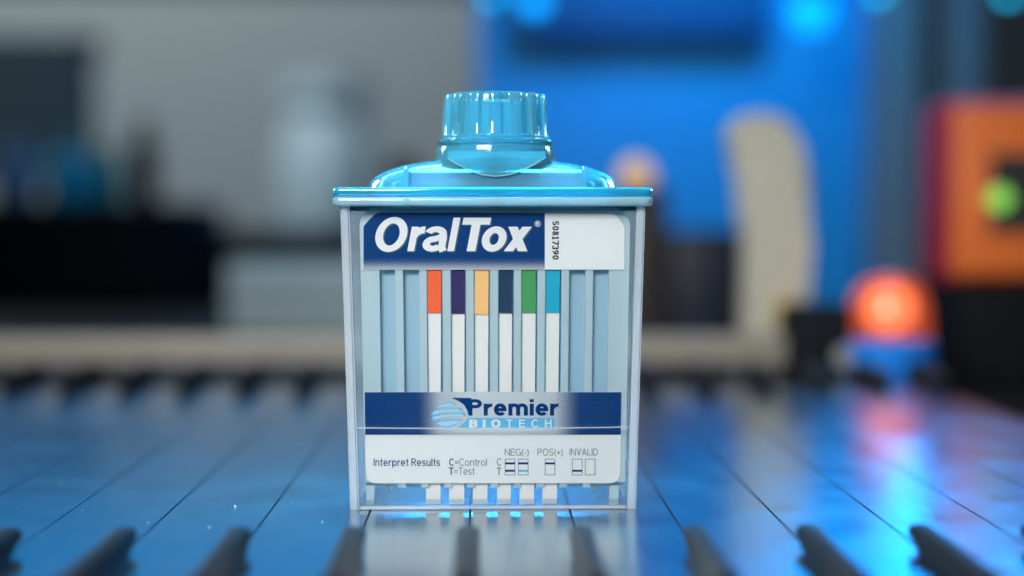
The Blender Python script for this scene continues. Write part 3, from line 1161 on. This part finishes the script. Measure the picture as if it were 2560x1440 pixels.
bottle(40, 100, 350, Y + 30, CASE_TOP, 'lilac_liquid', 'lilac-blue bottle on the black case, at the far end from the black one', cap='lilac_liquid')
bottle(172, 110, 355, Y + 30, CASE_TOP, 'teal_liquid', 'bright blue bottle on the black instrument case', cap='teal_liquid')
bottle(268, 76, 370, Y + 40, CASE_TOP, 'green_liquid', 'dark green-teal bottle between the bright blue and black bottles', cap='green_liquid')
bottle(360, 74, 300, Y + 70, CASE_TOP, 'black_case', 'tall black bottle on the black instrument case')
# dark teal monitor above
Ym = 1500
x0, x1 = span(-140, 235, Ym)
z0, z1 = zat(450, Ym), zat(80, Ym)
t = thing('monitor', ((x0 + x1) / 2, Ym, BENCH), 'dark teal monitor on a stand behind the row of bottles', 'monitor')
bm = bmesh.new(); box(bm, x0, x1, Ym, Ym + 25, z0, z1, 6, 3); obj('casing', bm, 'dark_teal', t, smooth=30)
bm = bmesh.new(); box(bm, x0 + 8, x1 - 8, Ym - 1, Ym + .5, z0 + 10, z1 - 8); obj('screen', bm, 'dark_teal', t)
bm = bmesh.new(); box(bm, (x0 + x1) / 2 - 12, (x0 + x1) / 2 + 12, Ym + 8, Ym + 20, BENCH, z0 + 1, 2); obj('stand', bm, 'black_case', t)
c = P(232, 118, Ym)
bm = bmesh.new(); box(bm, c.x - 12, c.x + 12, Ym - 10, Ym - 1.5, c.z - 14, c.z + 14, 5, 3); obj('camera_clip', bm, 'black_case', t, smooth=30)
# white jug
Yj = 2450
bottle(815, 235, 200, Yj, BENCH, 'white_jug', 'large pale blue-white jug standing before the grey wall', 'jug', cap='white_jug', taper=.78)
# small dark knob left of the dome
Yk = 520
c = P(1010, 430, Yk)
t = thing('desk_clamp', (c.x, Yk, BENCH), 'small dark clamp with a rounded head behind the lid dome', 'clamp')
bm = bmesh.new(); lathe(bm, [(5, BENCH), (5, c.z - 8)], c.x, Yk, 20); obj('rod', bm, 'black_case', t, smooth=40)
bm = bmesh.new(); lathe(bm, [(5, c.z - 8), (9, c.z - 4), (9.5, c.z + 4), (6, c.z + 9)], c.x, Yk, 24); obj('head', bm, 'brown_machine', t, smooth=40)

# blue cabinet
Yb = 800
x0, x1 = span(1192, 2165, Yb)
z1 = zat(-260, Yb)
t = thing('blue_cabinet', ((x0 + x1) / 2, Yb, BENCH), 'tall bright blue cabinet behind the cup, lit by blue lamps', 'cabinet')
bm = bmesh.new(); box(bm, x0, x1, Yb, Yb + 120, BENCH, z1, 4, 3); obj('cabinet_body', bm, 'blue_cabinet', t, smooth=30)
bm = bmesh.new(); box(bm, x0 + 28, x1 - 78, Yb - 26, Yb - .5, zat(112, Yb), zat(-60, Yb), 5, 3); obj('canopy', bm, 'canopy_blue', t, smooth=30)

# blue lamps along the top
Yl = 620


def lamp(px, py, r, mat, label):
    c = P(px, py, Yl)
    t = thing('blue_lamp', (c.x, Yl, c.z), label, 'lamp')
    bm = bmesh.new(); lathe(bm, [(r * .5, c.z - r), (r * .9, c.z - r * .5), (r, c.z), (r * .8, c.z + r * .5)], c.x, Yl, 24); obj('bulb', bm, mat, t, smooth=50)
    bm = bmesh.new(); lathe(bm, [(r * .85, c.z + r * .5), (r * .85, c.z + r * 1.4), (r * .4, c.z + r * 1.8), (r * .4, 330)], c.x, Yl, 20); obj('socket', bm, 'lamp_bar_paint', t, smooth=40)


lamp(1228, -14, 3.5, 'cyan_lamp_glow', 'small cyan-blue lamp hanging above the gap between grey wall and blue cabinet')
lamp(1335, -2, 8, 'blue_lamp_glow', 'round blue lamp hanging over the dark canopy, beside the small cyan-blue lamp')
lamp(2028, 22, 12, 'blue_lamp_glow', 'largest blue lamp hanging before the cabinet above the cream post')
lamp(2195, -22, 4, 'cyan_lamp_glow', 'cyan-blue lamp hanging just past the blue cabinet by the largest lamp')
lamp(2520, -18, 4, 'cyan_lamp_glow', 'cyan-blue lamp hanging above the orange control box')
bar = thing('lamp_bar', (150, Yl, 329), 'dark horizontal bar that carries the hanging blue lamps', 'bar')
bm = bmesh.new()
box(bm, P(1100, 0, Yl).x, P(2700, 0, Yl).x, Yl - 6, Yl + 6, 329, 341, 2)
obj('bar_beam', bm, 'lamp_bar_paint', bar)
for xx in (P(1300, 0, Yb).x, P(2080, 0, Yb).x):
    bm = bmesh.new()
    box(bm, xx, xx + 8, Yl + 5, Yb + 40, 331, 339, 1)
    box(bm, xx + .2, xx + 7.8, Yb + 30, Yb + 39, z1 - .5, 332, 1)
    obj('bar_arm', bm, 'lamp_bar_paint', bar)

# dark machine behind the cup on the right
Yd = 430
x0, x1 = span(1600, 1862, Yd)
z1 = zat(480, Yd)
t = thing('dark_machine', ((x0 + x1) / 2, Yd + 30, BENCH), 'navy-black machine block with a warm round ball, given a dim glow, on its shoulder', 'machine')
bm = bmesh.new(); box(bm, x0 + 14, x1, Yd, Yd + 70, BENCH, z1 - 19, 5, 3); obj('machine_body', bm, 'navy_machine', t, smooth=30)
bm = bmesh.new(); box(bm, x0 - 8, x0 + 14.2, Yd + 2, Yd + 40, BENCH, z1 + 3, 3, 3); obj('machine_shoulder', bm, 'brown_machine', t, smooth=30)
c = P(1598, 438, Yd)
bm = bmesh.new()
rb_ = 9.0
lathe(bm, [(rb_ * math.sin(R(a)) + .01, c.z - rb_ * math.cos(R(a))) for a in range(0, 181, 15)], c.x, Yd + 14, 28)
obj('warm_ball', bm, 'warm_ball', t, smooth=60)
bm = bmesh.new(); lathe(bm, [(2.6, z1 + 2), (2.6, c.z - rb_ * .8)], c.x, Yd + 14, 16); obj('ball_stem', bm, 'brass', t, smooth=40)

# cream hooked post
Yp = 262
t = thing('cream_post', (P(1940, 700, Yp).x, Yp + 8, BENCH), 'cream upright post with a rounded hooked top beside the dark machine', 'post')
bm = bmesh.new()
out_ = [(1855, 960), (2018, 960), (2032, 620), (2030, 430), (2012, 370), (1990, 318), (1955, 288), (1900, 280), (1850, 290), (1825, 318), (1822, 355), (1850, 385), (1868, 420), (1866, 600)]
slab(bm, out_, lambda x, y: P(x, y, Yp), 14)
for v in bm.verts:
    if v.co.z < P(0, 940, Yp).z:
        v.co.z = BENCH
bmesh.ops.bevel(bm, geom=[e for e in bm.edges if abs(e.verts[0].co.y - e.verts[1].co.y) < 1], offset=3, segments=3, affect='EDGES')
obj('post_body', bm, 'cream_post', t, smooth=40)
c = P(1955, 775, Yp)
bm = bmesh.new(); box(bm, c.x - 3.6, c.x + 3.6, Yp - 4, Yp - .2, c.z - 6, c.z + 5, 1.2, 2); obj('clip', bm, 'yellow_clip', t, smooth=30)

# dark block with lens, right of the post
Yq = 225
x0, x1 = span(1985, 2140, Yq)
t = thing('lens_block', ((x0 + x1) / 2, Yq + 12, BENCH), 'small dark block with a grey round lens next to the blue beacon base', 'sensor')
bm = bmesh.new(); box(bm, x0, x1, Yq, Yq + 26, BENCH, zat(765, Yq), 2, 3); obj('block_body', bm, 'black_case', t, smooth=30)
c = P(2112, 893, Yq)
bm = bmesh.new()
rings = [[(c.x + r * math.cos(2 * math.pi * i / 28), y, c.z + r * math.sin(2 * math.pi * i / 28)) for i in range(28)]
         for r, y in ((3.9, Yq + .2), (3.9, Yq - 3), (3.0, Yq - 3.4), (2.4, Yq - 2.0))]
loft(bm, rings); obj('lens_ring', bm, 'grey_ring', t, smooth=30)

# orange beacon on blue base
Yo = 215
c = P(2252, 880, Yo)
zbm = BENCH
t = thing('beacon', (c.x, Yo + 15, BENCH), 'glowing peach-orange round beacon on a blue base', 'beacon')
r1 = 110 * (Yo + 14 - CAM.y) / F
zs_ = zat(845, Yo + 14)
bm = bmesh.new(); lathe(bm, [(r1 * 1.0, BENCH), (r1 * 1.05, BENCH + 3), (r1 * 1.05, zs_ - 1.5), (r1 * .95, zs_)], c.x, Yo + 14, 40); obj('beacon_base', bm, 'blue_base', t, smooth=40)
hz = zat(688, Yo + 14) - zs_
bm = bmesh.new(); lathe(bm, [(r1 * .93, zs_ + .1), (r1 * .93, zs_ + hz * .35), (r1 * .86, zs_ + hz * .62), (r1 * .70, zs_ + hz * .84), (r1 * .45, zs_ + hz * .96), (r1 * .2, zs_ + hz)], c.x, Yo + 14, 40); obj('beacon_lens', bm, 'beacon_lens', t, smooth=50)

bm = bmesh.new(); rb2 = hz * .40; lathe(bm, [(rb2 * math.sin(R(a)) + .01, zs_ + hz * .46 - rb2 * math.cos(R(a))) for a in range(0, 181, 15)], c.x, Yo + 14, 28); obj('bulb', bm, 'beacon_bulb', t, smooth=60)
bm = bmesh.new(); lathe(bm, [(2.5, zs_), (2.5, zs_ + hz * .2)], c.x, Yo + 14, 16); obj('bulb_socket', bm, 'black_case', t, smooth=40)

# orange control box
Yc = 300
x0, x1 = span(2385, 2760, Yc)
z0, z1 = zat(698, Yc), zat(255, Yc)
t = thing('control_box', ((x0 + x1) / 2, Yc + 20, BENCH), 'orange control box with a dark panel and a green button light', 'control box')
bm = bmesh.new(); box(bm, x0, x1, Yc, Yc + 45, z0, z1, 4, 3); obj('box_body', bm, 'orange_case', t, smooth=30)
bm = bmesh.new(); box(bm, x0 - 2.2, x1 + 2.2, Yc + 5, Yc + 42, z0 - 2.2, z1 + 2.2, 4, 3); obj('box_trim', bm, 'red_trim', t, smooth=30)
xa_, xb_ = span(2470, 2700, Yc)
bm = bmesh.new(); box(bm, xa_, xb_, Yc - 1.2, Yc + .5, zat(582, Yc), zat(382, Yc), .5); obj('dark_panel', bm, 'dark_screen', t)
c = P(2494, 497, Yc)
bm = bmesh.new()
rings = [[(c.x + r * math.cos(2 * math.pi * i / 28), y, c.z + r * math.sin(2 * math.pi * i / 28)) for i in range(28)] for r, y in ((4.4, Yc - 1.1), (4.4, Yc - 2.5), (3.4, Yc - 3.2))]
loft(bm, rings); obj('button_light', bm, 'green_led', t, smooth=30)
bm = bmesh.new(); box(bm, x0 + 1, x1, Yc - 8, Yc + 44, BENCH, z0 - 2.3, 3, 3); obj('pedestal', bm, 'black_case', t, smooth=30)

# grey posts far right
Yg = 780
for pa, pb, lb in ((2185, 2300, 'wide dim grey upright locker between blue cabinet and orange box'), (2372, 2452, 'narrow pale grey upright post behind the orange control box')):
    x0, x1 = span(pa, pb, Yg)
    t = thing('tall_locker' if pa < 2300 else 'upright_post', ((x0 + x1) / 2, Yg, BENCH), lb, 'locker' if pa < 2300 else 'post')
    bm = bmesh.new(); box(bm, x0, x1, Yg, Yg + 20, BENCH + 5, 420, 3, 3); obj('post_body', bm, 'grey_post', t, smooth=30)
    bm = bmesh.new(); box(bm, x0 - 6, x1 + 6, Yg - 6, Yg + 26, BENCH, BENCH + 5.2, 1.5); obj('post_foot', bm, 'black_case', t)

# dust on the slats
bm = bmesh.new()
for i in range(25):
    px, py = random.uniform(0, 2560), random.uniform(1150, 1430)
    if 850 < px < 1610 and py < 1300:
        continue
    g = G(px, py)
    s = random.choice((.05, .06, .08, .1))
    bmesh.ops.create_icosphere(bm, subdivisions=1, radius=s, matrix=Matrix.Translation((g.x, g.y, s * .6 + .01)))
for px, py, s in ((588, 1268, .2), (806, 1305, .11), (523, 1318, .13), (371, 1307, .1)):
    g = G(px, py)
    bmesh.ops.create_icosphere(bm, subdivisions=2, radius=s, matrix=Matrix.Translation((g.x, g.y, s * .6 + .01)))
d = obj('dust', bm, 'dust')
d['kind'] = 'stuff'
d['label'] = 'pale dust specks scattered on the metal slats'
d['category'] = 'dust'
